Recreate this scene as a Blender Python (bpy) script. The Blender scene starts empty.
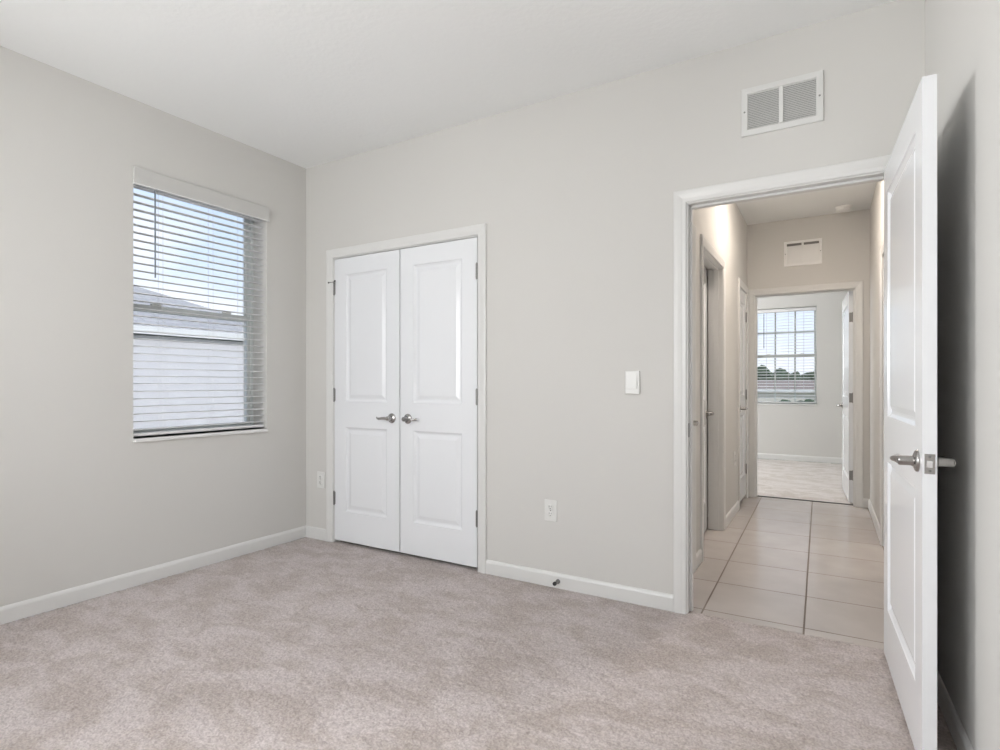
import bpy, bmesh, math, random
import numpy as np
from mathutils import Matrix, Vector, noise

S = bpy.context.scene
COL = S.collection
random.seed(7)
PI = math.pi

# ------------------------------------------------------------------ camera
EYE = 1.149
YAW = math.radians(30.9)
cd = bpy.data.cameras.new('camera')
cam = bpy.data.objects.new('camera', cd)
COL.objects.link(cam)
cam.location = (0, 0, EYE)
cam.rotation_euler = (PI / 2, 0, YAW)
cd.sensor_width = 36.0
cd.lens = 567.0 * 36.0 / 1000.0
cd.shift_y = 8.5 / 1000.0
cd.clip_start = 0.02
cd.clip_end = 400
S.camera = cam

# ------------------------------------------------------------------ colour management
S.view_settings.view_transform = 'Standard'
S.view_settings.look = 'None'
S.view_settings.exposure = 0.0
S.view_settings.gamma = 1.0
S.view_settings.use_curve_mapping = False

# ------------------------------------------------------------------ sky
world = bpy.data.worlds.new('sky')
S.world = world
world.use_nodes = True
nt = world.node_tree
nt.nodes.clear()
out = nt.nodes.new('ShaderNodeOutputWorld')
bg = nt.nodes.new('ShaderNodeBackground')
bg.inputs['Strength'].default_value = 1.4
tc = nt.nodes.new('ShaderNodeTexCoord')
sx = nt.nodes.new('ShaderNodeSeparateXYZ')
ramp = nt.nodes.new('ShaderNodeValToRGB')
ramp.color_ramp.elements[0].position = 0.0
ramp.color_ramp.elements[0].color = (0.80, 0.86, 0.92, 1)
ramp.color_ramp.elements[1].position = 0.40
ramp.color_ramp.elements[1].color = (0.42, 0.63, 0.93, 1)
nz = nt.nodes.new('ShaderNodeTexNoise')
nz.inputs['Scale'].default_value = 3.2
nz.inputs['Detail'].default_value = 6
mp = nt.nodes.new('ShaderNodeMapping')
mp.inputs['Scale'].default_value = (1, 1, 2.6)
cr = nt.nodes.new('ShaderNodeValToRGB')
cr.color_ramp.elements[0].position = 0.42
cr.color_ramp.elements[1].position = 0.66
mx = nt.nodes.new('ShaderNodeMixRGB')
mx.inputs[2].default_value = (0.93, 0.95, 0.98, 1)
L = nt.links.new
L(tc.outputs['Generated'], sx.inputs[0])
L(sx.outputs['Z'], ramp.inputs[0])
L(tc.outputs['Generated'], mp.inputs[0])
L(mp.outputs[0], nz.inputs[0])
L(nz.outputs[0], cr.inputs[0])
L(cr.outputs[0], mx.inputs[0])
L(ramp.outputs[0], mx.inputs[1])
L(mx.outputs[0], bg.inputs[0])
L(bg.outputs[0], out.inputs[0])

# ------------------------------------------------------------------ light
def add_sun():
    d = bpy.data.lights.new('sun', 'SUN')
    d.energy = 2.3
    d.angle = math.radians(3)
    d.color = (1.0, 0.96, 0.90)
    o = bpy.data.objects.new('sun', d)
    COL.objects.link(o)
    # shines from +X, high up
    o.rotation_euler = Vector((-0.75, 0.45, -0.50)).to_track_quat('-Z', 'Y').to_euler()
def add_fill_light(loc, direction, sx_, sy_, energy, color):
    """unseen area light added outside an out-of-view opening to brighten a room"""
    d = bpy.data.lights.new('window_fill', 'AREA')
    d.shape = 'RECTANGLE'
    d.size, d.size_y = sx_, sy_
    d.energy = energy
    d.color = color
    o = bpy.data.objects.new('window_fill', d)
    COL.objects.link(o)
    o.location = loc
    o.rotation_euler = Vector(direction).to_track_quat('-Z', 'Z').to_euler()
add_sun()
ROOM_WINDOW_FILL = 195
REAR_WINDOW_FILL = 70
FAR_WINDOW_FILL = 100
ROOM_FILL = 34
HALL_BULB = 60
FAR_FILL = 50
SIDE_FILL = 45
add_fill_light((-3.80, -0.05, 1.57), (1, 0, -0.05), 0.86, 1.42, ROOM_WINDOW_FILL, (0.985, 0.99, 0.98))
add_fill_light((-2.05, -1.15, 1.57), (0, 1, 0.12), 1.70, 1.42, REAR_WINDOW_FILL, (0.985, 0.99, 0.98))
add_fill_light((-3.80, 7.95, 1.57), (1, 0, -0.05), 0.86, 1.42, FAR_WINDOW_FILL, (0.95, 0.98, 1.0))  # added light at the unseen side opening of the far room

# ------------------------------------------------------------------ materials
def mat(name, col, rough=0.5, metal=0.0, bump=None, var=None, spec=0.5, emit=None, coat=0.0):
    m = bpy.data.materials.new(name)
    m.use_nodes = True
    t = m.node_tree
    b = t.nodes['Principled BSDF']
    b.inputs['Base Color'].default_value = (*col, 1)
    b.inputs['Roughness'].default_value = rough
    b.inputs['Metallic'].default_value = metal
    b.inputs['Specular IOR Level'].default_value = spec
    b.inputs['Coat Weight'].default_value = coat
    if emit:
        b.inputs['Emission Color'].default_value = (*emit[0], 1)
        b.inputs['Emission Strength'].default_value = emit[1]
    tcn = t.nodes.new('ShaderNodeTexCoord')
    if var:
        sc, amt = var
        n = t.nodes.new('ShaderNodeTexNoise')
        n.inputs['Scale'].default_value = sc
        n.inputs['Detail'].default_value = 3
        r = t.nodes.new('ShaderNodeMixRGB')
        r.inputs[1].default_value = (*[c * (1 - amt) for c in col], 1)
        r.inputs[2].default_value = (*[min(1, c * (1 + amt)) for c in col], 1)
        t.links.new(tcn.outputs['Object'], n.inputs['Vector'])
        t.links.new(n.outputs[0], r.inputs[0])
        t.links.new(r.outputs[0], b.inputs['Base Color'])
    if bump:
        sc, st, dist = bump
        n = t.nodes.new('ShaderNodeTexNoise')
        n.inputs['Scale'].default_value = sc
        n.inputs['Detail'].default_value = 4
        bp = t.nodes.new('ShaderNodeBump')
        bp.inputs['Strength'].default_value = st
        bp.inputs['Distance'].default_value = dist
        t.links.new(tcn.outputs['Object'], n.inputs['Vector'])
        t.links.new(n.outputs[0], bp.inputs['Height'])
        t.links.new(bp.outputs[0], b.inputs['Normal'])
    return m

WALL = mat('wall_paint', (0.665, 0.654, 0.630), 0.75, bump=(90, 0.12, 0.002), var=(1.5, 0.008), spec=0.25)
CEIL = mat('ceiling_texture', (0.92, 0.93, 0.925), 0.9, bump=(38, 0.35, 0.004), spec=0.15)
TRIM = mat('trim_paint', (0.745, 0.743, 0.73), 0.32, var=(3, 0.006))
DOORM = mat('door_paint', (0.84, 0.855, 0.88), 0.14, bump=(16, 0.04, 0.002))
PLASTIC = mat('white_plastic', (0.77, 0.77, 0.75), 0.35, var=(5, 0.01))
NICKEL = mat('satin_nickel', (0.42, 0.41, 0.40), 0.27, metal=1.0, bump=(400, 0.03, 0.0005))
DARKMETAL = mat('hinge_nickel', (0.30, 0.295, 0.29), 0.38, metal=1.0, bump=(300, 0.03, 0.0005))
VENTP = mat('vent_enamel', (0.72, 0.72, 0.705), 0.4, var=(5, 0.01))
WHITE = mat('bright_white_enamel', (0.88, 0.88, 0.87), 0.4, var=(5, 0.01))
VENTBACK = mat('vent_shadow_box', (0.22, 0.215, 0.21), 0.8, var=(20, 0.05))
BLACK = mat('dark_void', (0.03, 0.03, 0.03), 0.8, var=(30, 0.1))
RUBBER = mat('dark_rubber', (0.06, 0.06, 0.06), 0.7, var=(40, 0.1))
VINYL = mat('blind_vinyl', (0.82, 0.82, 0.82), 0.42, var=(8, 0.01))
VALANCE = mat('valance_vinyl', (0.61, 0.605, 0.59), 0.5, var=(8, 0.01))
CORD = mat('blind_cord', (0.66, 0.66, 0.67), 0.8, var=(60, 0.05))
WAND = mat('wand_acrylic', (0.20, 0.23, 0.27), 0.2, var=(20, 0.05))
WINFR = mat('window_vinyl', (0.68, 0.71, 0.70), 0.4, var=(4, 0.01))
SILL = mat('marble_sill', (0.80, 0.80, 0.79), 0.2, var=(9, 0.04))
STUCCO = mat('stucco', (0.68, 0.67, 0.70), 0.9, bump=(30, 0.4, 0.01))
STUCCO_FAR = mat('beige_stucco', (0.70, 0.67, 0.61), 0.9, bump=(30, 0.4, 0.01))
FASCIA = mat('fascia_paint', (0.80, 0.80, 0.80), 0.5, var=(2, 0.02))
SOFFIT = mat('soffit_vinyl', (0.40, 0.43, 0.42), 0.6, var=(2, 0.03))
GRASS = mat('lawn', (0.13, 0.15, 0.09), 0.95, var=(2, 0.35))
LEAF = mat('tree_leaves', (0.045, 0.075, 0.04), 0.8, var=(3, 0.45))
BARK = mat('bark', (0.10, 0.075, 0.055), 0.9, var=(10, 0.3))
STRIP = mat('threshold_metal', (0.10, 0.095, 0.09), 0.45, metal=0.6, var=(20, 0.1))
FILL_GLOBE = mat('fill_globe', (0.9, 0.9, 0.9), 0.5, var=(4, 0.01), emit=((1.0, 0.985, 0.965), ROOM_FILL))  # glow of the unseen bedroom globe, added for brightness
BULB_HALL = mat('hall_bulb', (0.9, 0.9, 0.9), 0.5, var=(4, 0.01), emit=((1.0, 0.88, 0.77), HALL_BULB))
FILL_GLOBE_SIDE = mat('side_fill_globe', (0.9, 0.9, 0.9), 0.5, var=(4, 0.01), emit=((1.0, 0.90, 0.80), SIDE_FILL))
FILL_GLOBE_FAR = mat('far_fill_globe', (0.9, 0.9, 0.9), 0.5, var=(4, 0.01), emit=((1.0, 0.98, 0.96), FAR_FILL))

def carpet_material(name, ca, cb):
    m = bpy.data.materials.new(name)
    m.use_nodes = True
    t = m.node_tree
    b = t.nodes['Principled BSDF']
    b.inputs['Roughness'].default_value = 1.0
    b.inputs['Specular IOR Level'].default_value = 0.05
    b.inputs['Sheen Weight'].default_value = 0.15
    tcn = t.nodes.new('ShaderNodeTexCoord')
    fine = t.nodes.new('ShaderNodeTexNoise')
    fine.inputs['Scale'].default_value = 120
    fine.inputs['Detail'].default_value = 3
    fr = t.nodes.new('ShaderNodeValToRGB')
    fr.color_ramp.elements[0].position = 0.34
    fr.color_ramp.elements[1].position = 0.66
    # brushed pile: the nap lies in different directions in patches
    mpn = t.nodes.new('ShaderNodeMapping')
    mpn.inputs['Rotation'].default_value = (0, 0, 0.7)
    mpn.inputs['Scale'].default_value = (1.0, 1.6, 1)
    nap = t.nodes.new('ShaderNodeTexNoise')
    nap.inputs['Scale'].default_value = 4.2
    nap.inputs['Detail'].default_value = 6
    nap.inputs['Roughness'].default_value = 0.65
    nap.inputs['Distortion'].default_value = 0.6
    nr = t.nodes.new('ShaderNodeValToRGB')
    nr.color_ramp.elements[0].position = 0.41
    nr.color_ramp.elements[0].color = (0.87, 0.845, 0.815, 1)
    nr.color_ramp.elements[1].position = 0.58
    nr.color_ramp.elements[1].color = (1.07, 1.065, 1.08, 1)
    m1 = t.nodes.new('ShaderNodeMixRGB')
    m1.inputs[1].default_value = (*ca, 1)
    m1.inputs[2].default_value = (*cb, 1)
    m2 = t.nodes.new('ShaderNodeMixRGB')
    m2.blend_type = 'MULTIPLY'
    m2.inputs[0].default_value = 1.0
    bp = t.nodes.new('ShaderNodeBump')
    bp.inputs['Strength'].default_value = 0.55
    bp.inputs['Distance'].default_value = 0.006
    K = t.links.new
    K(tcn.outputs['Object'], fine.inputs['Vector'])
    K(tcn.outputs['Object'], mpn.inputs[0])
    K(mpn.outputs[0], nap.inputs['Vector'])
    K(fine.outputs[0], fr.inputs[0])
    K(fr.outputs[0], m1.inputs[0])
    K(nap.outputs[0], nr.inputs[0])
    K(m1.outputs[0], m2.inputs[1])
    K(nr.outputs[0], m2.inputs[2])
    K(m2.outputs[0], b.inputs['Base Color'])
    K(fine.outputs[0], bp.inputs['Height'])
    K(bp.outputs[0], b.inputs['Normal'])
    return m
CARPET = carpet_material('carpet_pile', (0.44, 0.39, 0.375), (0.62, 0.56, 0.54))

CARPET_FAR = carpet_material('glare_carpet_pile', (0.60, 0.56, 0.53), (0.72, 0.68, 0.65))  # lighter carpet copy; grazing glare is put into its colour

def tile_material():
    m = bpy.data.materials.new('floor_tile')
    m.use_nodes = True
    t = m.node_tree
    b = t.nodes['Principled BSDF']
    K = t.links.new
    tcn = t.nodes.new('ShaderNodeTexCoord')
    mpn = t.nodes.new('ShaderNodeMapping')
    mpn.vector_type = 'POINT'
    mpn.inputs['Rotation'].default_value = (0, 0, math.radians(-1.45))
    br = t.nodes.new('ShaderNodeTexBrick')
    br.offset = 0.0
    br.squash = 1.0
    br.inputs['Scale'].default_value = 1.0
    br.inputs['Brick Width'].default_value = 0.452
    br.inputs['Row Height'].default_value = 0.455
    br.inputs['Mortar Size'].default_value = 0.0045
    br.inputs['Mortar Smooth'].default_value = 0.15
    br.inputs['Color1'].default_value = (0.57, 0.525, 0.50, 1)
    br.inputs['Color2'].default_value = (0.54, 0.495, 0.47, 1)
    br.inputs['Mortar'].default_value = (0.23, 0.19, 0.165, 1)
    n = t.nodes.new('ShaderNodeTexNoise')
    n.inputs['Scale'].default_value = 5
    n.inputs['Detail'].default_value = 5
    mr = t.nodes.new('ShaderNodeMixRGB')
    mr.blend_type = 'SOFT_LIGHT'
    mr.inputs[0].default_value = 0.25
    rr = t.nodes.new('ShaderNodeMapRange')
    rr.inputs['To Min'].default_value = 0.20
    rr.inputs['To Max'].default_value = 0.85
    bp = t.nodes.new('ShaderNodeBump')
    bp.inputs['Strength'].default_value = 0.5
    bp.inputs['Distance'].default_value = 0.003
    bp.invert = True
    K(tcn.outputs['Object'], mpn.inputs[0])
    K(mpn.outputs[0], br.inputs['Vector'])
    K(tcn.outputs['Object'], n.inputs['Vector'])
    K(br.outputs['Color'], mr.inputs[1])
    K(n.outputs[0], mr.inputs[2])
    K(mr.outputs[0], b.inputs['Base Color'])
    K(br.outputs['Fac'], rr.inputs['Value'])
    K(rr.outputs[0], b.inputs['Roughness'])
    K(br.outputs['Fac'], bp.inputs['Height'])
    K(bp.outputs[0], b.inputs['Normal'])
    return m
TILE = tile_material()

def glass_material():
    m = bpy.data.materials.new('window_glass')
    m.use_nodes = True
    t = m.node_tree
    t.nodes.clear()
    o = t.nodes.new('ShaderNodeOutputMaterial')
    tr = t.nodes.new('ShaderNodeBsdfTransparent')
    tr.inputs[0].default_value = (0.965, 0.965, 0.97, 1)
    gl = t.nodes.new('ShaderNodeBsdfGlossy')
    gl.inputs['Roughness'].default_value = 0.02
    fz = t.nodes.new('ShaderNodeFresnel')
    fz.inputs['IOR'].default_value = 1.45
    ms = t.nodes.new('ShaderNodeMixShader')
    t.links.new(fz.outputs[0], ms.inputs[0])
    t.links.new(tr.outputs[0], ms.inputs[1])
    t.links.new(gl.outputs[0], ms.inputs[2])
    t.links.new(ms.outputs[0], o.inputs[0])
    return m
GLASS = glass_material()

def shingle_material(name, c1, c2, cm):
    m = bpy.data.materials.new(name)
    m.use_nodes = True
    t = m.node_tree
    b = t.nodes['Principled BSDF']
    b.inputs['Roughness'].default_value = 0.9
    tcn = t.nodes.new('ShaderNodeTexCoord')
    br = t.nodes.new('ShaderNodeTexBrick')
    br.inputs['Scale'].default_value = 1
    br.inputs['Brick Width'].default_value = 0.32
    br.inputs['Row Height'].default_value = 0.14
    br.inputs['Mortar Size'].default_value = 0.008
    br.inputs['Color1'].default_value = (*c1, 1)
    br.inputs['Color2'].default_value = (*c2, 1)
    br.inputs['Mortar'].default_value = (*cm, 1)
    sw = t.nodes.new('ShaderNodeMapping')
    sw.inputs['Rotation'].default_value = (0, 0, PI / 2)
    t.links.new(tcn.outputs['Object'], sw.inputs[0])
    t.links.new(sw.outputs[0], br.inputs['Vector'])
    t.links.new(br.outputs['Color'], b.inputs['Base Color'])
    return m
ROOF = shingle_material('roof_shingles', (0.46, 0.44, 0.445), (0.40, 0.385, 0.39), (0.28, 0.27, 0.27))
ROOF_FAR = shingle_material('brown_shingles', (0.30, 0.235, 0.21), (0.26, 0.205, 0.185), (0.17, 0.135, 0.12))

# ------------------------------------------------------------------ mesh helpers
class MB:
    def __init__(self):
        self.v, self.f = [], []
    def add(self, vs, fs):
        n = len(self.v)
        self.v += [tuple(p) for p in vs]
        self.f += [tuple(i + n for i in f) for f in fs]
        return self
    def box(self, x0, x1, y0, y1, z0, z1):
        x0, x1 = sorted((x0, x1)); y0, y1 = sorted((y0, y1)); z0, z1 = sorted((z0, z1))
        return self.add([(x0, y0, z0), (x1, y0, z0), (x1, y1, z0), (x0, y1, z0), (x0, y0, z1), (x1, y0, z1), (x1, y1, z1), (x0, y1, z1)],
                        [(0, 3, 2, 1), (4, 5, 6, 7), (0, 1, 5, 4), (1, 2, 6, 5), (2, 3, 7, 6), (3, 0, 4, 7)])
    def prism(self, poly, z0, z1):
        n = len(poly)
        vs = [(x, y, z0) for x, y in poly] + [(x, y, z1) for x, y in poly]
        return self.add(vs, [tuple(range(n - 1, -1, -1)), tuple(range(n, 2 * n))] + [(i, (i + 1) % n, n + (i + 1) % n, n + i) for i in range(n)])
    def lathe(self, prof, origin, axis, seg=20):
        """prof: (radius, distance along axis) pairs"""
        ax = Vector(axis).normalized()
        e1 = ax.orthogonal().normalized()
        e2 = ax.cross(e1)
        o = Vector(origin)
        vs, fs = [], []
        for r, d in prof:
            for k in range(seg):
                a = 2 * PI * k / seg
                vs.append(o + ax * d + (e1 * math.cos(a) + e2 * math.sin(a)) * max(r, 1e-5))
        for i in range(len(prof) - 1):
            for k in range(seg):
                k2 = (k + 1) % seg
                fs.append((i * seg + k, i * seg + k2, (i + 1) * seg + k2, (i + 1) * seg + k))
        fs.append(tuple(range(seg - 1, -1, -1)))
        fs.append(tuple(range((len(prof) - 1) * seg, len(prof) * seg)))
        return self.add(vs, fs)
    def tube(self, pts, rad, seg=10, squash=1.0):
        pts = [Vector(p) for p in pts]
        rad = rad if isinstance(rad, (list, tuple)) else [rad] * len(pts)
        vs, fs = [], []
        up = Vector((0, 0, 1))
        for i, p in enumerate(pts):
            d = (pts[min(i + 1, len(pts) - 1)] - pts[max(i - 1, 0)]).normalized()
            e1 = d.cross(up)
            if e1.length < 1e-3:
                e1 = Vector((1, 0, 0))
            e1.normalize()
            e2 = e1.cross(d).normalized()
            for k in range(seg):
                a = 2 * PI * k / seg
                vs.append(p + e1 * math.cos(a) * rad[i] * squash + e2 * math.sin(a) * rad[i])
        for i in range(len(pts) - 1):
            for k in range(seg):
                k2 = (k + 1) % seg
                fs.append((i * seg + k, i * seg + k2, (i + 1) * seg + k2, (i + 1) * seg + k))
        fs.append(tuple(range(seg - 1, -1, -1)))
        fs.append(tuple(range((len(pts) - 1) * seg, len(pts) * seg)))
        return self.add(vs, fs)
    def build(self, name, m, parent=None, M=None, smooth=False, bevel=0.0, weld=False, seg=2):
        me = bpy.data.meshes.new(name)
        me.from_pydata([tuple(p) for p in self.v], [], self.f)
        bm = bmesh.new()
        bm.from_mesh(me)
        if weld:
            bmesh.ops.remove_doubles(bm, verts=bm.verts, dist=1e-5)
        bmesh.ops.recalc_face_normals(bm, faces=bm.faces)
        bm.to_mesh(me)
        bm.free()
        me.materials.append(m)
        if smooth:
            me.shade_auto_smooth(use_auto_smooth=True, angle=math.radians(40)) if hasattr(me, 'shade_auto_smooth') else None
            for p in me.polygons:
                p.use_smooth = True
            try:
                me.set_sharp_from_angle(angle=math.radians(40))
            except Exception:
                pass
        o = bpy.data.objects.new(name, me)
        COL.objects.link(o)
        if parent:
            o.parent = parent
        if M is not None:
            o.matrix_basis = M
        if bevel:
            md = o.modifiers.new('edge', 'BEVEL')
            md.width = bevel
            md.segments = seg
            md.limit_method = 'ANGLE'
            md.angle_limit = math.radians(40)
        return o

def tag(o, label=None, cat=None, group=None, kind=None):
    if label: o['label'] = label
    if cat: o['category'] = cat
    if group: o['group'] = group
    if kind: o['kind'] = kind
    return o
def struct(o, label=None, cat=None):
    return tag(o, label, cat, kind='structure')
def empty(name, M):
    o = bpy.data.objects.new(name, None)
    COL.objects.link(o)
    o.empty_display_size = 0.1
    o.matrix_basis = M
    return o
def frame(x, y, z=0, deg=0):
    """a wall's own axes: x along the wall, y into the wall, z up"""
    return Matrix.Translation((x, y, z)) @ Matrix.Rotation(math.radians(deg), 4, 'Z')

def wall(name, M, x0, x1, z0, z1, th, holes, m, label, cat='wall'):
    """wall slab with rectangular holes (x0, x1, z0, z1); local y 0..th"""
    xs = sorted({x0, x1, *[h[0] for h in holes], *[h[1] for h in holes]})
    zs = sorted({z0, z1, *[h[2] for h in holes], *[h[3] for h in holes]})
    xs = [x for x in xs if x0 <= x <= x1]; zs = [z for z in zs if z0 <= z <= z1]
    nx, nz_ = len(xs) - 1, len(zs) - 1
    def solid(i, k):
        if i < 0 or k < 0 or i >= nx or k >= nz_:
            return False
        cx, cz = (xs[i] + xs[i + 1]) / 2, (zs[k] + zs[k + 1]) / 2
        return not any(h[0] < cx < h[1] and h[2] < cz < h[3] for h in holes)
    b = MB()
    q = lambda *p: b.add(p, [(0, 1, 2, 3)])
    for i in range(nx):
        for k in range(nz_):
            if not solid(i, k):
                continue
            a, c, e, g = xs[i], xs[i + 1], zs[k], zs[k + 1]
            q((a, 0, e), (c, 0, e), (c, 0, g), (a, 0, g))
            q((a, th, e), (a, th, g), (c, th, g), (c, th, e))
            if not solid(i - 1, k): q((a, 0, e), (a, 0, g), (a, th, g), (a, th, e))
            if not solid(i + 1, k): q((c, 0, e), (c, th, e), (c, th, g), (c, 0, g))
            if not solid(i, k - 1): q((a, 0, e), (a, th, e), (c, th, e), (c, 0, e))
            if not solid(i, k + 1): q((a, 0, g), (c, 0, g), (c, th, g), (a, th, g))
    return struct(b.build(name, m, M=M, weld=True), label, cat)

CASING = [(0, 0), (0, .008), (.004, .011), (.018, .0115), (.024, .0135), (.040, .0165), (.055, .0175), (.060, .016), (.062, .012), (.062, 0)]
def casing(name, M, x0, x1, zt, label, y=0.0, side=-1, z0=0.0, depth=0.115, stop_y=0.038, reveal=0.006, jamb=True):
    """mitred casing round an opening with its jamb as a child"""
    b = MB()
    a0, a1, at = x0 - reveal, x1 + reveal, zt + reveal
    n = len(CASING)
    for u, d in CASING:
        yy = y + side * d
        b.v += [(a0 - u, yy, z0), (a0 - u, yy, at + u), (a1 + u, yy, at + u), (a1 + u, yy, z0)]
    for i in range(n):
        j = (i + 1) % n
        for k in range(3):
            b.f.append((i * 4 + k, i * 4 + k + 1, j * 4 + k + 1, j * 4 + k))
    b.f.append(tuple(i * 4 for i in range(n)))
    b.f.append(tuple(i * 4 + 3 for i in range(n)))
    t = struct(b.build(name, TRIM, M=M), label, 'door casing')
    if jamb:
        g = MB()
        g.box(x0 - .018, x0, 0.0, depth, z0, zt).box(x1, x1 + .018, 0.0, depth, z0, zt).box(x0 - .018, x1 + .018, 0.0, depth, zt, zt + .018)
        g.build('jamb', TRIM, t, bevel=.0015)
        if stop_y is not None:
            s = MB()
            s.box(x0, x0 + .011, stop_y, stop_y + .034, z0, zt).box(x1 - .011, x1, stop_y, stop_y + .034, z0, zt).box(x0, x1, stop_y, stop_y + .034, zt - .011, zt)
            s.build('door_stop_strip', TRIM, t, bevel=.0015)
    return t

BASE = [(0, 0), (-.0125, 0), (-.0125, .066), (-.010, .074), (-.0075, .079), (-.004, .083), (0, .083)]
def baseboard(name, M, x0, x1, label):
    b = MB()
    n = len(BASE)
    b.v = [(x0, y, z) for y, z in BASE] + [(x1, y, z) for y, z in BASE]
    b.f = [(i, (i + 1) % n, n + (i + 1) % n, n + i) for i in range(n)] + [tuple(range(n)), tuple(range(2 * n - 1, n - 1, -1))]
    return struct(b.build(name, TRIM, M=M), label, 'baseboard')

# ------------------------------------------------------------------ doors
def leaf_mesh(w, h, t, dirn, y0):
    """two-panel moulded door slab: x 0..w*dirn, y y0..y0+t, both faces moulded"""
    st = 0.112 * min(1, w / .6)
    px = [(st, w - st)]
    k = h / 2.035
    pz = [(0.215 * k, 0.820 * k), (1.005 * k, h - 0.118)]
    xs = [0, st, w - st, w]
    zs = [0, pz[0][0], pz[0][1], pz[1][0], pz[1][1], h]
    rings = [(0, 0), (.003, .0050), (.012, .0115), (.019, .0125), (.025, .0115), (.046, .004), (.050, .0035)]
    b = MB()
    for face in (0, 1):
        def P(x, z, d):
            return (dirn * x, y0 + d if face == 0 else y0 + t - d, z)
        for i in range(3):
            for kz in range(5):
                if i == 1 and kz in (1, 3):
                    a0, a1, c0, c1 = xs[1], xs[2], zs[kz], zs[kz + 1]
                    prev = None
                    for o, d in rings:
                        cur = [P(a0 + o, c0 + o, d), P(a1 - o, c0 + o, d), P(a1 - o, c1 - o, d), P(a0 + o, c1 - o, d)]
                        if prev:
                            for e in range(4):
                                b.add([prev[e], prev[(e + 1) % 4], cur[(e + 1) % 4], cur[e]], [(0, 1, 2, 3)])
                        prev = cur
                    b.add(prev, [(0, 1, 2, 3)])
                else:
                    b.add([P(xs[i], zs[kz], 0), P(xs[i + 1], zs[kz], 0), P(xs[i + 1], zs[kz + 1], 0), P(xs[i], zs[kz + 1], 0)], [(0, 1, 2, 3)])
    for i in range(3):
        for z in (0, h):
            b.add([(dirn * xs[i], y0, z), (dirn * xs[i + 1], y0, z), (dirn * xs[i + 1], y0 + t, z), (dirn * xs[i], y0 + t, z)], [(0, 1, 2, 3)])
    for kz in range(5):
        for x in (0, w):
            b.add([(dirn * x, y0, zs[kz]), (dirn * x, y0 + t, zs[kz]), (dirn * x, y0 + t, zs[kz + 1]), (dirn * x, y0, zs[kz + 1])], [(0, 1, 2, 3)])
    return b

def handle(parent, x, yf, z, side, dx):
    """lever handle: rose with neck, and the lever as its own piece; side = outward sign along y"""
    ax = (0, side, 0)
    r = MB().lathe([(.0, 0), (.033, 0), (.033, .004), (.030, .008), (.024, .010), (.0165, .013), (.0150, .020), (.0150, .046), (.0135, .050), (.012, .051), (0, .051)], (x, yf, z), ax, 24)
    h = r.build('handle', NICKEL, parent, smooth=True)
    p = []
    rad = []
    for i in range(12):
        u = i / 11
        p.append((x + dx * (-.008 + .112 * u), yf + side * (.047 + .010 * math.sin(u * PI * .9) - .014 * max(0, u - .72) / .28), z + .004 * math.sin(u * 2.2 * PI) * u))
        rad.append(.0105 - .0035 * u)
    MB().tube(p, rad, 12, 0.75).build('lever', NICKEL, h, smooth=True)
    return h

def hinge(parent, x, y, z, M=None, plates=True, sgn=1):
    b = MB()
    ln = .089
    for k in range(5):
        b.lathe([(.0, 0), (.0068, 0), (.0068, ln / 5 - .0008), (0, ln / 5 - .0008)], (x, y, z - ln / 2 + k * ln / 5), (0, 0, 1), 12)
    b.lathe([(0, 0), (.005, 0), (.0062, .003), (.003, .007), (0, .007)], (x, y, z + ln / 2), (0, 0, 1), 12)
    b.lathe([(0, 0), (.005, 0), (.0062, .003), (.003, .007), (0, .007)], (x, y, z - ln / 2), (0, 0, -1), 12)
    if plates:
        b.box(x - .0095, x + .0095, y + .004, y + .0062, z - ln / 2, z + ln / 2)
    return b.build('hinge', DARKMETAL, parent, smooth=True)

def door(name, M, w, h, t, dirn, y0, label, z0=0.012, hinges=(.26, 1.0, 1.77), handles=(), latch=False, plates=True):
    o = leaf_mesh(w, h, t, dirn, y0).build(name, DOORM, M=M @ Matrix.Translation((0, 0, z0)), weld=True)
    struct(o, label, 'door')
    for z in hinges:
        hg = hinge(o, -dirn * .0015, -.0055, z, plates=plates)
        if not plates:
            MB().box(-dirn * .0015, dirn * .0005, y0 + .003, y0 + t - .004, z - .0445, z + .0445).build('hinge_leaf', DARKMETAL, hg)
    for side in handles:
        handle(o, dirn * (w - .066), y0 if side < 0 else y0 + t, .915 - z0, side, -dirn)
    if latch:
        p = MB().box(dirn * w, dirn * (w + .0018), y0 + .005, y0 + t - .005, .915 - z0 - .029, .915 - z0 + .029).build('latch_plate', NICKEL, o, bevel=.0006)
        MB().prism([(dirn * (w + .001), y0 + .010), (dirn * (w + .011), y0 + .012), (dirn * (w + .002), y0 + t - .010), (dirn * (w + .001), y0 + t - .010)], .915 - z0 - .010, .915 - z0 + .010).build('latch_bolt', NICKEL, p, bevel=.0005)
        for zz in (-.021, .021):
            MB().lathe([(0, 0), (.0042, 0), (.0036, .0012), (0, .0012)], (dirn * (w + .0018), y0 + t / 2, .915 - z0 + zz), (dirn, 0, 0), 12).build('screw', DARKMETAL, p, smooth=True)
    return o

# ------------------------------------------------------------------ shell: sizes
H = 2.762
XL, YB = -3.437, 2.907
TB = 0.115
YE = 6.25            # hall side of the wall at the end of the hall
YF = 9.50            # window wall of the far room
DX0, DX1, DZ = -0.648, 0.203, 2.045      # bedroom doorway (jamb faces)
CX0, CX1, CZ = -3.138, -1.900, 2.050     # closet opening
WX0, WX1, WZ0, WZ1 = 1.692, 2.566, 0.835, 2.370   # window in the left wall (along Y)

FB = frame(0, YB)
FL = frame(XL, 0, 0, 90)
RW_DEG = -90 + 2.39
FR = frame(.303, YB, 0, RW_DEG)          # right wall, very slightly out of square
FE = frame(0, YE)
FW = frame(0, YF)

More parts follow.
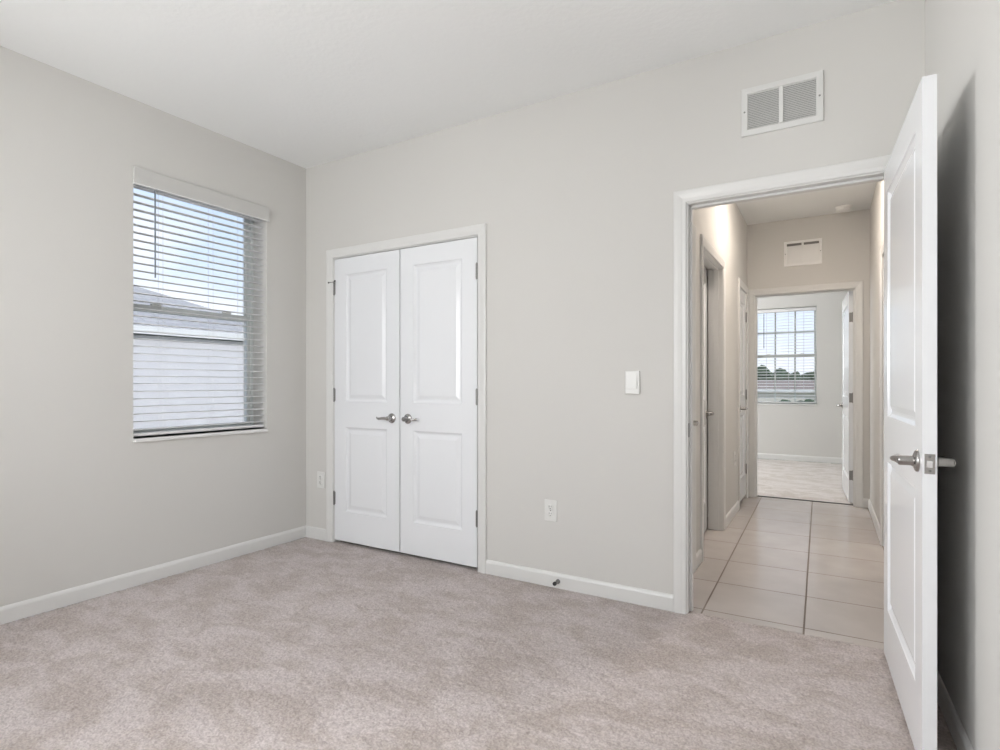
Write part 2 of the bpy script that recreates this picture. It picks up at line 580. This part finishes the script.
# floor: bedroom carpet as a finely tufted surface
def tufted(name, x0, x1, y0, y1, step, m, amp, label, z=0.0, edge=True):
    nx, ny = int((x1 - x0) / step), int((y1 - y0) / step)
    rng = np.random.default_rng(5)
    X, Y = np.meshgrid(np.linspace(x0, x1, nx), np.linspace(y0, y1, ny))
    X = X + rng.uniform(-.35, .35, X.shape) * step
    Y = Y + rng.uniform(-.35, .35, Y.shape) * step
    Z = z + rng.uniform(-1, 0.25, X.shape) * amp
    # curl the outer rows down to the slab
    for A in (Z[0, :], Z[-1, :], Z[:, 0], Z[:, -1]):
        A -= .012
    co = np.stack([X, Y, Z], -1).reshape(-1, 3).astype(np.float32)
    idx = np.arange(nx * ny).reshape(ny, nx)
    q = np.stack([idx[:-1, :-1], idx[:-1, 1:], idx[1:, 1:], idx[1:, :-1]], -1).reshape(-1, 4)
    me = bpy.data.meshes.new(name)
    me.vertices.add(len(co)); me.vertices.foreach_set('co', co.ravel())
    me.loops.add(q.size); me.loops.foreach_set('vertex_index', q.ravel().astype(np.int32))
    me.polygons.add(len(q))
    me.polygons.foreach_set('loop_start', np.arange(0, q.size, 4, dtype=np.int32))
    me.polygons.foreach_set('loop_total', np.full(len(q), 4, dtype=np.int32))
    me.update(calc_edges=True)
    me.materials.append(m)
    o = bpy.data.objects.new(name, me)
    COL.objects.link(o)
    return struct(o, label, 'carpet')
tufted('floor', XL, 0.45, -0.90, YB + .050, .008, CARPET, .006, 'beige pink cut pile carpet covering the bedroom floor')
tufted('floor_far_room', -3.4, 0.62, YE + .085, YF, .02, CARPET_FAR, .004, 'carpet lightened for glare in the room beyond the end of the tiled hall')
o = MB().box(-3.6, 1.4, YB + .045, YE + .082, -.06, -.003)
ft = o.build('floor_hall', TILE)
# put the grout grid where the photo has it: shift the mesh so that the object origin is a grid corner
off = Vector((-0.143, 3.028, 0))
ft.data.transform(Matrix.Translation(-off)); ft.location = off
struct(ft, 'glossy beige square floor tiles with grey grout in the hall', 'tile floor')
struct(MB().box(-3.75, 1.5, -1.1, 9.75, -.30, -.065).build('floor_slab', STUCCO), 'concrete slab under the rooms', 'floor')
struct(MB().box(-3.75, 1.5, -1.1, 9.75, H, H + .15).build('ceiling', CEIL), 'white textured ceiling over bedroom and hall', 'ceiling')
st_ = MB().box(-.73, .12, YE + .066, YE + .092, -.004, .004)
struct(st_.build('trim_1', STRIP, bevel=.002), 'dark threshold strip between hall tile and far room carpet', 'threshold')

# walls
LW0 = -.485   # unseen window added for its light, on the left wall nearer the camera
wall('wall_left', FL, -1.1, 9.75, 0, H, .26,
     [(WX0, WX1, WZ0, WZ1), (LW0, LW0 + .874, WZ0, WZ1), (7.5, 8.37, WZ0, WZ1)], WALL, 'off white painted wall with the window and blind')  # last opening is unseen, added to let light into the far room
wall('wall_back', FB, XL, 1.4, 0, H, TB,
     [(CX0 - .018, CX1 + .018, 0, CZ + .018), (DX0 - .018, DX1 + .018, 0, DZ + .018)], WALL, 'off white wall with the closet and the doorway')
wall('wall_right', FR, 0, 4.0, 0, H, .10, [], WALL, 'off white wall behind the open bedroom door')
wall('wall_behind', frame(0, -.90, 0, 180), -.75, 3.7, 0, H, .12, [(1.2, 2.9, WZ0, WZ1)], WALL, 'off white wall at the camera end of the bedroom')
# closet box behind the double doors
struct(MB().box(XL, -1.2, 3.66, 3.74, 0, H).box(-1.2, -1.12, YB + TB, 3.74, 0, H).build('wall_closet', WALL), 'inside walls of the closet', 'wall')

HLX = -.775      # hall left wall at Y = 4.0, turned a touch out of square
FHL = frame(HLX, 4.0, 0, 90 + 0.75)
A0, A1 = -.93, -.46          # narrow closet (along the hall wall, 0 at Y = 4)
B0, B1 = -.125, .688         # deep doorway
C0, C1 = 1.62, 2.125         # narrow closet at the far end
wall('wall_hall_left', FHL, -.975, 2.25, 0, H, .105,
     [(A0 - .018, A1 + .018, 0, 2.063), (B0 - .018, B1 + .018, 0, 2.063), (C0 - .018, C1 + .018, 0, 2.063)], WALL, 'left wall of the hall with three doors')
struct(MB().box(-1.55, -.90, 3.74, 3.78, 0, H).box(-1.55, -.90, 5.1, 5.14, 0, H).box(-2.6, -2.56, 3.7, 5.14, 0, H).build('wall_side_room', WALL), 'inside walls of the rooms off the hall', 'wall')
FHR = frame(.300, YB + TB, 0, -90 + 1.05)
wall('wall_hall_right', FHR, -3.24, 0, 0, H, .10, [(-1.82, -1.0, 0, 2.05)], WALL, 'right wall of the hall')
struct(MB().box(1.36, 1.40, YB + TB, YE, 0, H).build('wall_hall_side', WALL), 'wall behind the opening on the right of the hall', 'wall')
EX0, EX1, EZ = -.728, .122, 2.035
wall('wall_hall_end', FE, XL, 1.4, 0, H, TB, [(EX0 - .018, EX1 + .018, 0, EZ + .018)], WALL, 'wall at the end of the hall over the far doorway')
FWX0, FWX1 = -1.125, -.285
wall('wall_far_window', FW, XL, 1.4, 0, H, .24, [(FWX0, FWX1, WZ0 + .01, WZ1 - .085)], WALL, 'far room wall with the gridded window')
struct(MB().box(.62, .72, YE + TB, YF, 0, H).build('wall_far_right', WALL), 'right wall of the far room', 'wall')

# ------------------------------------------------------------------ trim and baseboards
casing('trim_2', FB, CX0, CX1, CZ, 'white casing round the double closet doors', stop_y=.040)
t3 = casing('trim_3', FB, DX0, DX1, DZ, 'white casing and jamb round the bedroom doorway to the hall', stop_y=.040)
MB().box(DX0 - .0005, DX0 + .0015, .006, .030, .915 - .035, .915 + .035).build('strike_plate', DARKMETAL, t3, bevel=.0005)
casing('trim_4', FHL, A0, A1, 2.045, 'casing of the nearest narrow door in the hall', depth=.105, stop_y=.040)
casing('trim_5', FHL, B0, B1, 2.045, 'casing and deep jamb of the middle door on the left of the hall', depth=.105, stop_y=.028)
casing('trim_6', FHL, C0, C1, 2.045, 'casing of the far narrow door on the left of the hall', depth=.105, stop_y=.040)
casing('trim_7', FE, EX0, EX1, EZ, 'casing round the far doorway at the end of the hall', stop_y=.030)
casing('trim_8', FHR, -1.80, -1.02, 2.04, 'casing of the opening on the right of the hall', depth=.10, stop_y=None)

CO = .062 + .006
baseboard('baseboard_left', FL, -.90, YB, 'white baseboard under the window on the left wall')
baseboard('baseboard_back', FB, XL, CX0 - CO, 'short white baseboard between the corner and the closet casing')
baseboard('baseboard_back.001', FB, CX1 + CO, DX0 - CO, 'white baseboard between the closet and the doorway')
baseboard('baseboard_back.002', FB, DX1 + CO, .303, 'sliver of baseboard right of the doorway')
baseboard('baseboard_right', FR, 0, 3.8, 'white baseboard in the shade behind the open door')
baseboard('baseboard_hall_left', FHL, A1 + CO, B0 - CO, 'short baseboard between the first two hall doors')
baseboard('baseboard_hall_left.001', FHL, B1 + CO, C0 - CO, 'hall baseboard between the middle door and the far narrow door')
baseboard('baseboard_hall_right', FHR, -3.22, -1.80 - CO, 'baseboard at the foot of the right hall wall')
baseboard('baseboard_hall_end', FE, EX1 + CO, .25, 'tiny baseboard right of the far doorway')
baseboard('baseboard_far', FW, XL, .62, 'baseboard under the far window')

# ------------------------------------------------------------------ doors in place
GAP = .004
mid = (CX0 + CX1) / 2
wl = mid - CX0 - GAP - .004
d1 = door('door_1', frame(CX0 + GAP, YB + .0, 0), wl, 2.023, .035, 1, .0, 'left white two-panel leaf of the closet double door', handles=(-1,), hinges=(.30, 1.045, 1.815), z0=.022)
d2 = door('door_2', frame(CX1 - GAP, YB + .0, 0), wl, 2.023, .035, -1, .0, 'right white two-panel leaf of the closet double door', handles=(-1,), hinges=(.30, 1.045, 1.815), z0=.022)
# hinge pin door stop on the top hinge of the left leaf
s = MB().tube([(-.040, -.016, 1.858), (-.012, -.010, 1.860), (.0, -.006, 1.860), (.014, -.012, 1.860), (.045, -.040, 1.858)], .0028, 8)
hp = s.build('hinge_pin_stop', DARKMETAL, d1, smooth=True)
MB().lathe([(0, 0), (.006, 0), (.006, .006), (0, .006)], (-.041, -.016, 1.858), (-1, .2, 0), 10).lathe([(0, 0), (.006, 0), (.006, .006), (0, .006)], (.046, -.041, 1.858), (.7, -.7, 0), 10).build('bumper', RUBBER, hp, smooth=True)

# open bedroom door, hinged on the right jamb, swung into the room
PIN = frame(DX1 + .001, YB - .007, 0, 93.1)
door('door_3', PIN, .845, 2.033, .035, -1, .007, 'white bedroom door standing open against the right wall', handles=(-1, 1), latch=True, plates=False)
# hall doors
door('door_4', FHL @ Matrix.Translation((A0 + GAP, 0, 0)), A1 - A0 - .005, 2.028, .035, 1, 0, 'nearest narrow white door on the left of the hall', handles=(-1,))
MBd = FHL @ Matrix.Translation((B0 + GAP, .105, 0)) @ Matrix.Rotation(math.radians(3.0), 4, 'Z')
door('door_5', MBd, B1 - B0 - .006, 2.028, .035, 1, -.036, 'shaded middle door set back in its deep jamb on the left of the hall', handles=(-1,), hinges=())
door('door_6', FHL @ Matrix.Translation((C1 - GAP, 0, 0)), C1 - C0 - .005, 2.00, .035, -1, 0, 'far narrow door at the end of the left hall wall', handles=(-1,), z0=.04)
PF = frame(EX1 - .004, YE + TB + .006, 0, -86.5)
door('door_7', PF, .835, 2.022, .035, -1, -.041, 'bright door standing open inside the far room', handles=(-1, 1), plates=False)

# ------------------------------------------------------------------ windows and blinds
def window(name, M, x0, x1, z0, z1, depth, label, muntins=False, fw=.030, rail=.026):
    """single-hung vinyl window set in a deep recess, M = wall frame"""
    yf = depth
    b = MB()
    b.box(x0, x0 + fw, yf, yf + .07, z0, z1).box(x1 - fw, x1, yf, yf + .07, z0, z1).box(x0 + fw, x1 - fw, yf, yf + .07, z0, z0 + fw).box(x0 + fw, x1 - fw, yf, yf + .07, z1 - fw, z1)
    root = struct(b.build(name, WINFR, M=M, bevel=.002), label, 'window')
    zm = (z0 + z1) / 2
    a0, a1 = x0 + fw, x1 - fw
    lo = MB()
    sw = rail
    lo.box(a0, a0 + sw, yf + .008, yf + .030, z0 + fw, zm + .022).box(a1 - sw, a1, yf + .008, yf + .030, z0 + fw, zm + .022)
    lo.box(a0 + sw, a1 - sw, yf + .008, yf + .030, z0 + fw, z0 + fw + rail).box(a0 + sw, a1 - sw, yf + .008, yf + .030, zm - .018, zm + .022)
    lo = lo.build('sash', WINFR, root, bevel=.0015)
    for u in (.22, .78):
        MB().box(a0 + (a1 - a0) * u - .03, a0 + (a1 - a0) * u + .03, yf - .004, yf + .020, zm + .022, zm + .034).build('sash_lock', PLASTIC, lo, bevel=.003)
    up = MB()
    up.box(a0, a0 + .02, yf + .036, yf + .058, zm - .018, z1 - fw).box(a1 - .02, a1, yf + .036, yf + .058, zm - .018, z1 - fw)
    up.box(a0 + .02, a1 - .02, yf + .036, yf + .058, zm - .018, zm + .018).box(a0 + .02, a1 - .02, yf + .036, yf + .058, z1 - fw - .012, z1 - fw)
    up = up.build('sash', WINFR, root, bevel=.0015)
    MB().box(a0 + sw, a1 - sw, yf + .017, yf + .021, z0 + fw + rail, zm - .018).build('pane', GLASS, lo)
    MB().box(a0 + .02, a1 - .02, yf + .045, yf + .049, zm + .018, z1 - fw - .012).build('pane', GLASS, up)
    if muntins:
        for part, yy, c0, c1 in ((lo, yf + .019, z0 + fw + rail, zm - .018), (up, yf + .047, zm + .018, z1 - fw - .012)):
            g = MB()
            for k in (1, 2):
                x = a0 + (a1 - a0) * k / 3
                g.box(x - .011, x + .011, yy - .006, yy + .006, c0, c1)
            zz = (c0 + c1) / 2 if part is up else None
            if zz:
                g.box(a0, a1, yy - .0055, yy + .0055, zz - .011, zz + .011)
            g.build('grid_bars', WINFR, part)
    MB().box(x0 - .0, x1 + .0, -.016, depth + .002, z0 - .022, z0).build('window_sill', SILL, root, bevel=.004)
    return root

def blind(M, x0, x1, z0, z1, label, wand_x, group=None, valance=True, y=.045, tilt=2.0):
    base = M @ Matrix.Translation((x0, 0, z0))
    r = tag(empty('window_blind', base), label, 'window blind', group)
    w = x1 - x0
    h = z1 - z0
    g = .006
    MB().box(g, w - g, y - .028, y + .028, h - .058, h - .012).build('headrail', VINYL, r, bevel=.002)
    top = h - .088
    pitch = .0437
    n = int((top - .045) / pitch)
    sl = MB()
    for k in range(n + 1):
        z = top - k * pitch
        prev = None
        segs = 6
        ring_t, ring_b = [], []
        for i in range(segs + 1):
            u = i / segs - .5
            yy = y + u * .050
            zz = z + .0028 * (1 - (2 * u) ** 2) + u * .050 * math.sin(math.radians(tilt))
            ring_t.append((yy, zz + .0013)); ring_b.append((yy, zz - .0013))
        poly = ring_t + ring_b[::-1]
        m_ = len(poly)
        sl.add([(g, a, c) for a, c in poly] + [(w - g, a, c) for a, c in poly],
               [(i, (i + 1) % m_, m_ + (i + 1) % m_, m_ + i) for i in range(m_)] + [tuple(range(m_)), tuple(range(2 * m_ - 1, m_ - 1, -1))])
    sl.build('slats', VINYL, r)
    br = MB().box(g, w - g, y - .025, y + .025, .010, .028).build('bottom_rail', VINYL, r, bevel=.004)
    for u in (.20, .80):
        MB().lathe([(0, 0), (.007, 0), (.006, .003), (0, .003)], (w * u, y - .012, .010), (0, 0, -1), 12).build('cord_button', PLASTIC, br, smooth=True)
    for u in (.20, .56, .80) if w > .8 else (.2, .8):
        c = MB()
        for yy in (y - .026, y + .026):
            c.tube([(w * u, yy, .026), (w * u, yy, h - .05)], .0011, 6)
        c.build('ladder_cord', CORD, r)
    if valance:
        v = MB()
        v.box(-.006, w + .006, -.020, -.006, h - .084, h + .008)
        v.box(-.006, .004, -.006, 0.0, h - .084, h + .008).box(w - .004, w + .006, -.006, 0.0, h - .084, h + .008)
        v = v.build('valance', VALANCE, r, bevel=.003)
        MB().box(-.006, w + .006, -.0225, -.004, h - .090, h - .083).build('valance_lit_edge', VINYL, v, bevel=.001)  # white strip paints the window-lit lower edge of the valance
    wd = MB().tube([(wand_x, y - .034, h - .075), (wand_x, y - .036, h - .60)], .0042, 8).build('tilt_wand', WAND, r, smooth=True)
    MB().tube([(wand_x, y - .030, h - .050), (wand_x, y - .034, h - .075)], .0025, 6).build('wand_hook', PLASTIC, wd)
    return r

window('window_1', FL, WX0, WX1, WZ0, WZ1, .145, 'white vinyl window in the deep recess of the left wall', fw=.022, rail=.022)
window('added_window_2', FL, LW0, LW0 + .874, WZ0, WZ1, .145, 'window added for its light nearer the camera, out of view')  # unseen window, put in to carry light from the left
window('added_window_4', frame(0, -.90, 0, 180), 1.2, 2.9, WZ0, WZ1, .04, 'wide window added for its light behind the camera, out of view')  # unseen window, put in to light the back wall and ceiling
window('window_3', FW, FWX0, FWX1, WZ0 + .01, WZ1 - .085, .06, 'gridded window in the far room beyond the hall', muntins=True, fw=.016, rail=.016)
blind(FL, WX0, WX1, WZ0, WZ1, 'large white slatted blind with open slats in the bedroom window', .125)
blind(FW, FWX0, FWX1, WZ0 + .01, WZ1 - .085, 'small distant white blind in the far room window seen through the doorway', .135, valance=False, tilt=9.0)

# ------------------------------------------------------------------ grilles, plates, small fittings
def grille(M, x0, x1, z0, z1, label, nl=21, ang=50, border=.030, back=None, paint=None, slots=False):
    paint = paint or VENTP
    r = tag(empty('air_vent', M @ Matrix.Translation(((x0 + x1) / 2, 0, z0))), label, 'air vent', None)
    w, h = x1 - x0, z1 - z0
    xa, xb = -w / 2, w / 2
    f = MB()
    # flanged border with a sloped outer edge
    def ring(o0, y0, o1, y1):
        A = [(xa + o0, y0, o0), (xb - o0, y0, o0), (xb - o0, y0, h - o0), (xa + o0, y0, h - o0)]
        B = [(xa + o1, y1, o1), (xb - o1, y1, o1), (xb - o1, y1, h - o1), (xa + o1, y1, h - o1)]
        for e in range(4):
            f.add([A[e], A[(e + 1) % 4], B[(e + 1) % 4], B[e]], [(0, 1, 2, 3)])
    ring(0, 0, .002, -.009); ring(.002, -.009, border - .003, -.011); ring(border - .003, -.011, border, -.006); ring(border, -.006, border, -.0005)
    f.box(-.009, .009, -.0105, -.001, border, h - border)
    f.build('frame', paint, r)
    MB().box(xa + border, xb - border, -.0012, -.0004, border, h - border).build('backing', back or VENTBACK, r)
    lv = MB()
    a = math.radians(ang)
    pz = (h - 2 * border) / nl
    for s0, s1 in ((xa + border, -.009), (.009, xb - border)):
        for k in range(nl):
            z = border + (k + .5) * pz
            d = .0046
            y0, z0_, y1, z1_ = -.005 - d * math.cos(a), z - d * math.sin(a) - .0, -.005 + d * math.cos(a) * .8, z + d * math.sin(a)
            t = .0007
            lv.add([(s0, y0, z0_ - t), (s0, y0, z0_ + t), (s0, y1, z1_ + t), (s0, y1, z1_ - t), (s1, y0, z0_ - t), (s1, y0, z0_ + t), (s1, y1, z1_ + t), (s1, y1, z1_ - t)],
                   [(0, 1, 2, 3), (4, 7, 6, 5), (0, 4, 5, 1), (1, 5, 6, 2), (2, 6, 7, 3), (3, 7, 4, 0)])
    lv.build('louvers', paint, r)
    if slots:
        MB().box(xa + border, -.010, -.0108, -.0080, h - border - .022, h - border).box(.010, xb - border, -.0108, -.0080, h - border - .022, h - border).build('shade_strip', VENTBACK, r)  # solid dark strips stand in for the shade above the louvers
    for x in (xa + border / 2, xb - border / 2):
        MB().lathe([(0, 0), (.0045, 0), (.0038, .002), (0, .002)], (x, -.0105, h / 2), (0, -1, 0), 12).build('screw', DARKMETAL, r, smooth=True)
    return r
grille(FB, -.400, -.060, 2.318, 2.545, 'large white return air grille high on the bedroom wall above the doorway')
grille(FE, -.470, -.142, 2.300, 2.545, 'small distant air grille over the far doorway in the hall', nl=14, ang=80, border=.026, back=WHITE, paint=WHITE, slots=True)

def outlet(M, x, z, label, group=None):
    r = tag(empty('wall_outlet', M @ Matrix.Translation((x, 0, z - .06))), label, 'outlet', group)
    MB().box(-.0385, .0385, -.0065, 0, 0, .120).build('cover_plate', PLASTIC, r, bevel=.004, seg=3)
    for zc in (.0405, .0795):
        f = MB().lathe([(0, 0), (.0165, 0), (.0165, .0035), (.015, .0045), (0, .0045)], (0, -.006, zc), (0, -1, 0), 20).build('receptacle', PLASTIC, r, smooth=True)
        s = MB()
        s.box(-.0075, -.0050, -.0112, -.0100, zc + .000, zc + .009).box(.0050, .0075, -.0112, -.0100, zc + .001, zc + .009)
        s.lathe([(0, 0), (.0026, 0), (.0026, .0012), (0, .0012)], (0, -.0100, zc - .008), (0, -1, 0), 10)
        s.build('slots', BLACK, f)
    MB().lathe([(0, 0), (.0035, 0), (.003, .0015), (0, .0015)], (0, -.0064, .060), (0, -1, 0), 10).build('screw', NICKEL, r, smooth=True)
    return r
outlet(FB, -1.403, .430, 'white wall outlet low on the wall between closet and doorway')
outlet(FB, -3.274, .440, 'white wall outlet in the narrow strip between corner and closet')
outlet(FHL, 1.33, .49, 'tiny wall outlet low on the left wall down the hall')

def switch(M, x, z, label, w=.078, h=.120, d=.014):
    r = tag(empty('light_switch', M @ Matrix.Translation((x, 0, z - h / 2))), label, 'light switch')
    MB().box(-w / 2, w / 2, -d, 0, 0, h).build('cover_plate', PLASTIC, r, bevel=.004, seg=3)
    b = MB()
    x0, x1, z0, z1 = -w * .34, w * .34, h * .23, h * .93
    b.add([(x0, -d, z0), (x1, -d, z0), (x1, -d, z1), (x0, -d, z1), (x0, -d - .008, z0), (x1, -d - .008, z0), (x1, -d - .003, z1), (x0, -d - .003, z1)],
          [(0, 3, 2, 1), (4, 5, 6, 7), (0, 1, 5, 4), (1, 2, 6, 5), (2, 3, 7, 6), (3, 0, 4, 7)])
    b.build('rocker', PLASTIC, r, bevel=.0012)
    return r
switch(FB, -.928, 1.154, 'white wall switch with large rocker beside the bedroom doorway')
switch(FHR, -1.97, 1.150, 'small white switch on the right wall of the hall', w=.07, h=.115, d=.006)

# spring-free door stop screwed into the baseboard
r = tag(empty('door_stop', FB @ Matrix.Translation((-1.353, -.0125, .040))), 'small dark metal door stop screwed to the baseboard below the outlet', 'door stop')
MB().lathe([(0, 0), (.013, 0), (.013, .004), (.009, .008), (.0055, .012), (.0055, .036), (0, .036)], (0, 0, 0), (0, -1, 0), 16).build('stem', DARKMETAL, r, smooth=True)
MB().lathe([(0, 0), (.009, 0), (.0105, .004), (.0105, .014), (.008, .019), (0, .019)], (0, -.035, 0), (0, -1, 0), 16).build('rubber_tip', RUBBER, r, smooth=True)

# smoke detector on the hall ceiling
r = tag(empty('smoke_detector', Matrix.Translation((.035, 6.06, H))), 'round white smoke detector on the hall ceiling', 'smoke detector')
MB().lathe([(0, 0), (.070, 0), (.070, .010), (.066, .014), (0, .014)], (0, 0, 0), (0, 0, -1), 28).build('base', WHITE, r, smooth=True)
MB().lathe([(0, 0), (.060, 0), (.060, .012), (.052, .024), (.030, .029), (0, .029)], (0, 0, -.012), (0, 0, -1), 28).build('cover', WHITE, r, smooth=True)

# ceiling lamps, all unseen; the globes are added to brighten the rooms
def lamp(x, y, m, label, rad=.11, drop=.0):
    r = tag(empty('unseen_ceiling_lamp', Matrix.Translation((x, y, H))), label, 'ceiling lamp')
    MB().lathe([(0, 0), (.075, 0), (.075, .012), (.05, .03), (.02, .04), (.012, .05), (.012, .09 + drop), (0, .09 + drop)], (0, 0, 0), (0, 0, -1), 24).build('canopy', NICKEL, r, smooth=True)
    n = 10
    prof = [(rad * math.sin(PI * i / n), rad * (1 - math.cos(PI * i / n))) for i in range(n + 1)]
    MB().lathe(prof, (0, 0, -.085 - drop), (0, 0, -1), 24).build('globe', m, r, smooth=True)
lamp(-1.30, 0.30, FILL_GLOBE, 'unseen globe pendant added to light the bedroom', .10, .62)
r = tag(empty('unseen_ceiling_lamp', Matrix.Translation((-.25, 4.68, H))), 'flat round lamp on the hall ceiling hidden by the door head', 'ceiling lamp')
MB().lathe([(0, 0), (.19, 0), (.19, .016), (.178, .022), (.175, .022), (.175, .012), (0, .012)], (0, 0, 0), (0, 0, -1), 32).build('rim', PLASTIC, r, smooth=True)
MB().lathe([(0, 0), (.174, 0), (.168, .016), (.14, .034), (.08, .047), (0, .052)], (0, 0, -.0125), (0, 0, -1), 32).build('diffuser', BULB_HALL, r, smooth=True)
lamp(.95, 4.4, FILL_GLOBE_SIDE, 'unseen globe added in the side room to light the hall', .10, .3)
lamp(-1.6, 7.9, FILL_GLOBE_FAR, 'unseen globe added on the ceiling to light the far room')

# ------------------------------------------------------------------ outside
struct(MB().box(-90, 90, -60, 160, -2.6, -2.4).build('ground', GRASS), 'lawn around the houses', 'ground')

def hip_house(name, x0, x1, y0, y1, zg, ze, pitch, over, roofm, wallm, label):
    r = tag(empty(name, Matrix.Translation(((x0 + x1) / 2, (y0 + y1) / 2, zg))), label, 'house')
    cx, cy = (x0 + x1) / 2, (y0 + y1) / 2
    T = lambda x, y, z: (x - cx, y - cy, z - zg)
    MB().box(x0 - cx, x1 - cx, y0 - cy, y1 - cy, 0, ze - zg - .12).build('house_wall', wallm, r)
    a0, a1, b0, b1 = x0 - over, x1 + over, y0 - over, y1 + over
    hw = min(a1 - a0, b1 - b0) / 2
    zr = ze + hw * pitch
    if a1 - a0 < b1 - b0:
        p, q = (cx, b0 + hw, zr), (cx, b1 - hw, zr)
        faces = [(0, 1, 4), (1, 2, 5, 4), (2, 3, 5), (3, 0, 4, 5), (3, 2, 1, 0)]
    else:
        p, q = (a0 + hw, cy, zr), (a1 - hw, cy, zr)
        faces = [(3, 0, 4), (0, 1, 5, 4), (1, 2, 5), (2, 3, 4, 5), (3, 2, 1, 0)]
    MB().add([T(a0, b0, ze), T(a1, b0, ze), T(a1, b1, ze), T(a0, b1, ze), T(*p), T(*q)], faces).build('roof', roofm, r)
    f = MB()
    th = .03
    for (u0, u1, v0, v1) in ((a0 - th, a1 + th, b0 - th, b0), (a0 - th, a1 + th, b1, b1 + th), (a0 - th, a0, b0, b1), (a1, a1 + th, b0, b1)):
        f.box(u0 - cx, u1 - cx, v0 - cy, v1 - cy, ze - .11 - zg, ze + .01 - zg)
    f.build('fascia', FASCIA, r)
    MB().box(a0 - cx, a1 - cx, b0 - cy, b1 - cy, ze - .10 - zg, ze - .085 - zg).build('soffit', SOFFIT, r)
    return r
hip_house('neighbor_house', -18.0, -9.25, -6.0, 7.95, -2.4, 2.02, .42, .10, ROOF, STUCCO, 'pale neighbouring house with hipped shingle roof outside the bedroom blind')
hip_house('neighbor_house', -16.0, 3.0, 44, 52, -2.4, .70, .165, .4, ROOF_FAR, STUCCO_FAR, 'distant low house with brown roof in the far window')

def tree(x, y, zg, ht, rad, label, seed):
    rnd = random.Random(seed)
    r = tag(empty('tree', Matrix.Translation((x, y, zg))), label, 'tree', 'trees beyond the far house')
    MB().tube([(0, 0, 0), (.1, 0, ht * .3), (0, .1, ht * .6)], [.3, .22, .12], 8).build('trunk', BARK, r, smooth=True)
    bm = bmesh.new()
    for k in range(9):
        a = rnd.uniform(0, 2 * PI)
        rr = rad * rnd.uniform(.35, .62)
        c = Vector((math.cos(a) * rad * rnd.uniform(.1, .6), math.sin(a) * rad * rnd.uniform(.1, .6), ht - rr - rnd.uniform(0, ht * .35)))
        bmesh.ops.create_icosphere(bm, subdivisions=3, radius=rr, matrix=Matrix.Translation(c))
    for v in bm.verts:
        n_ = noise.noise(v.co * 1.3 + Vector((seed, 0, 0))) * .55 + noise.noise(v.co * 3.5) * .3
        v.co += v.normal * n_
    me = bpy.data.meshes.new('crown')
    bm.to_mesh(me); bm.free()
    me.materials.append(LEAF)
    o = bpy.data.objects.new('crown', me)
    COL.objects.link(o)
    o.parent = r
for i, (u, top, rad, lab) in enumerate(((767, 368.5, 3.0, 'tallest dark tree above the left end of the distant roof'), (780, 373, 2.3, 'lower dark tree in the middle of the distant treeline'),
                                        (752, 369.5, 3.0, 'dark tree half hidden by the doorway edge in the far window'), (791, 377, 1.6, 'lowest dark tree dipping beside the gap in the treeline'),
                                        (806, 371, 2.2, 'round dark tree over the right end of the distant roof'), (820, 373, 2.5, 'dark tree at the right edge of the far window'))):
    w_ = (55.0, 65.0, 84.0, 82.0, 74.0, 92.0)[i]
    a_ = (u - 500) / 567.0
    dirx = -math.sin(YAW) + a_ * math.cos(YAW)
    diry = math.cos(YAW) + a_ * math.sin(YAW)
    zt = EYE + (383.5 - top + 1.0) / 567.0 * w_
    tree(dirx * w_, diry * w_, -2.4, zt + 2.4, rad, lab, i + 1)
def shrub(x, y, ht, label, seed):
    r = tag(empty('shrub', Matrix.Translation((x, y, -2.4))), label, 'shrub', 'shrubs in front of the distant house')
    MB().tube([(0, 0, 0), (.02, 0, ht * .5)], [.05, .03], 8).build('stem', BARK, r)
    bm = bmesh.new()
    rnd = random.Random(seed)
    for k in range(6):
        bmesh.ops.create_icosphere(bm, subdivisions=2, radius=rnd.uniform(.18, .3), matrix=Matrix.Translation((rnd.uniform(-.25, .25), rnd.uniform(-.25, .25), ht - .3 - rnd.uniform(0, ht * .5))))
    for v in bm.verts:
        v.co += v.normal * noise.noise(v.co * 5 + Vector((seed, 0, 0))) * .15
    me = bpy.data.meshes.new('foliage')
    bm.to_mesh(me); bm.free()
    me.materials.append(LEAF)
    o = bpy.data.objects.new('foliage', me)
    COL.objects.link(o); o.parent = r
shrub(-2.05, 28, 3.15, 'small upright shrub before the middle of the distant house', 3)
shrub(-1.18, 28, 3.05, 'small shrub right of centre before the distant house', 5)
shrub(-.85, 27, 3.25, 'small shrub at the right end of the distant house', 8)
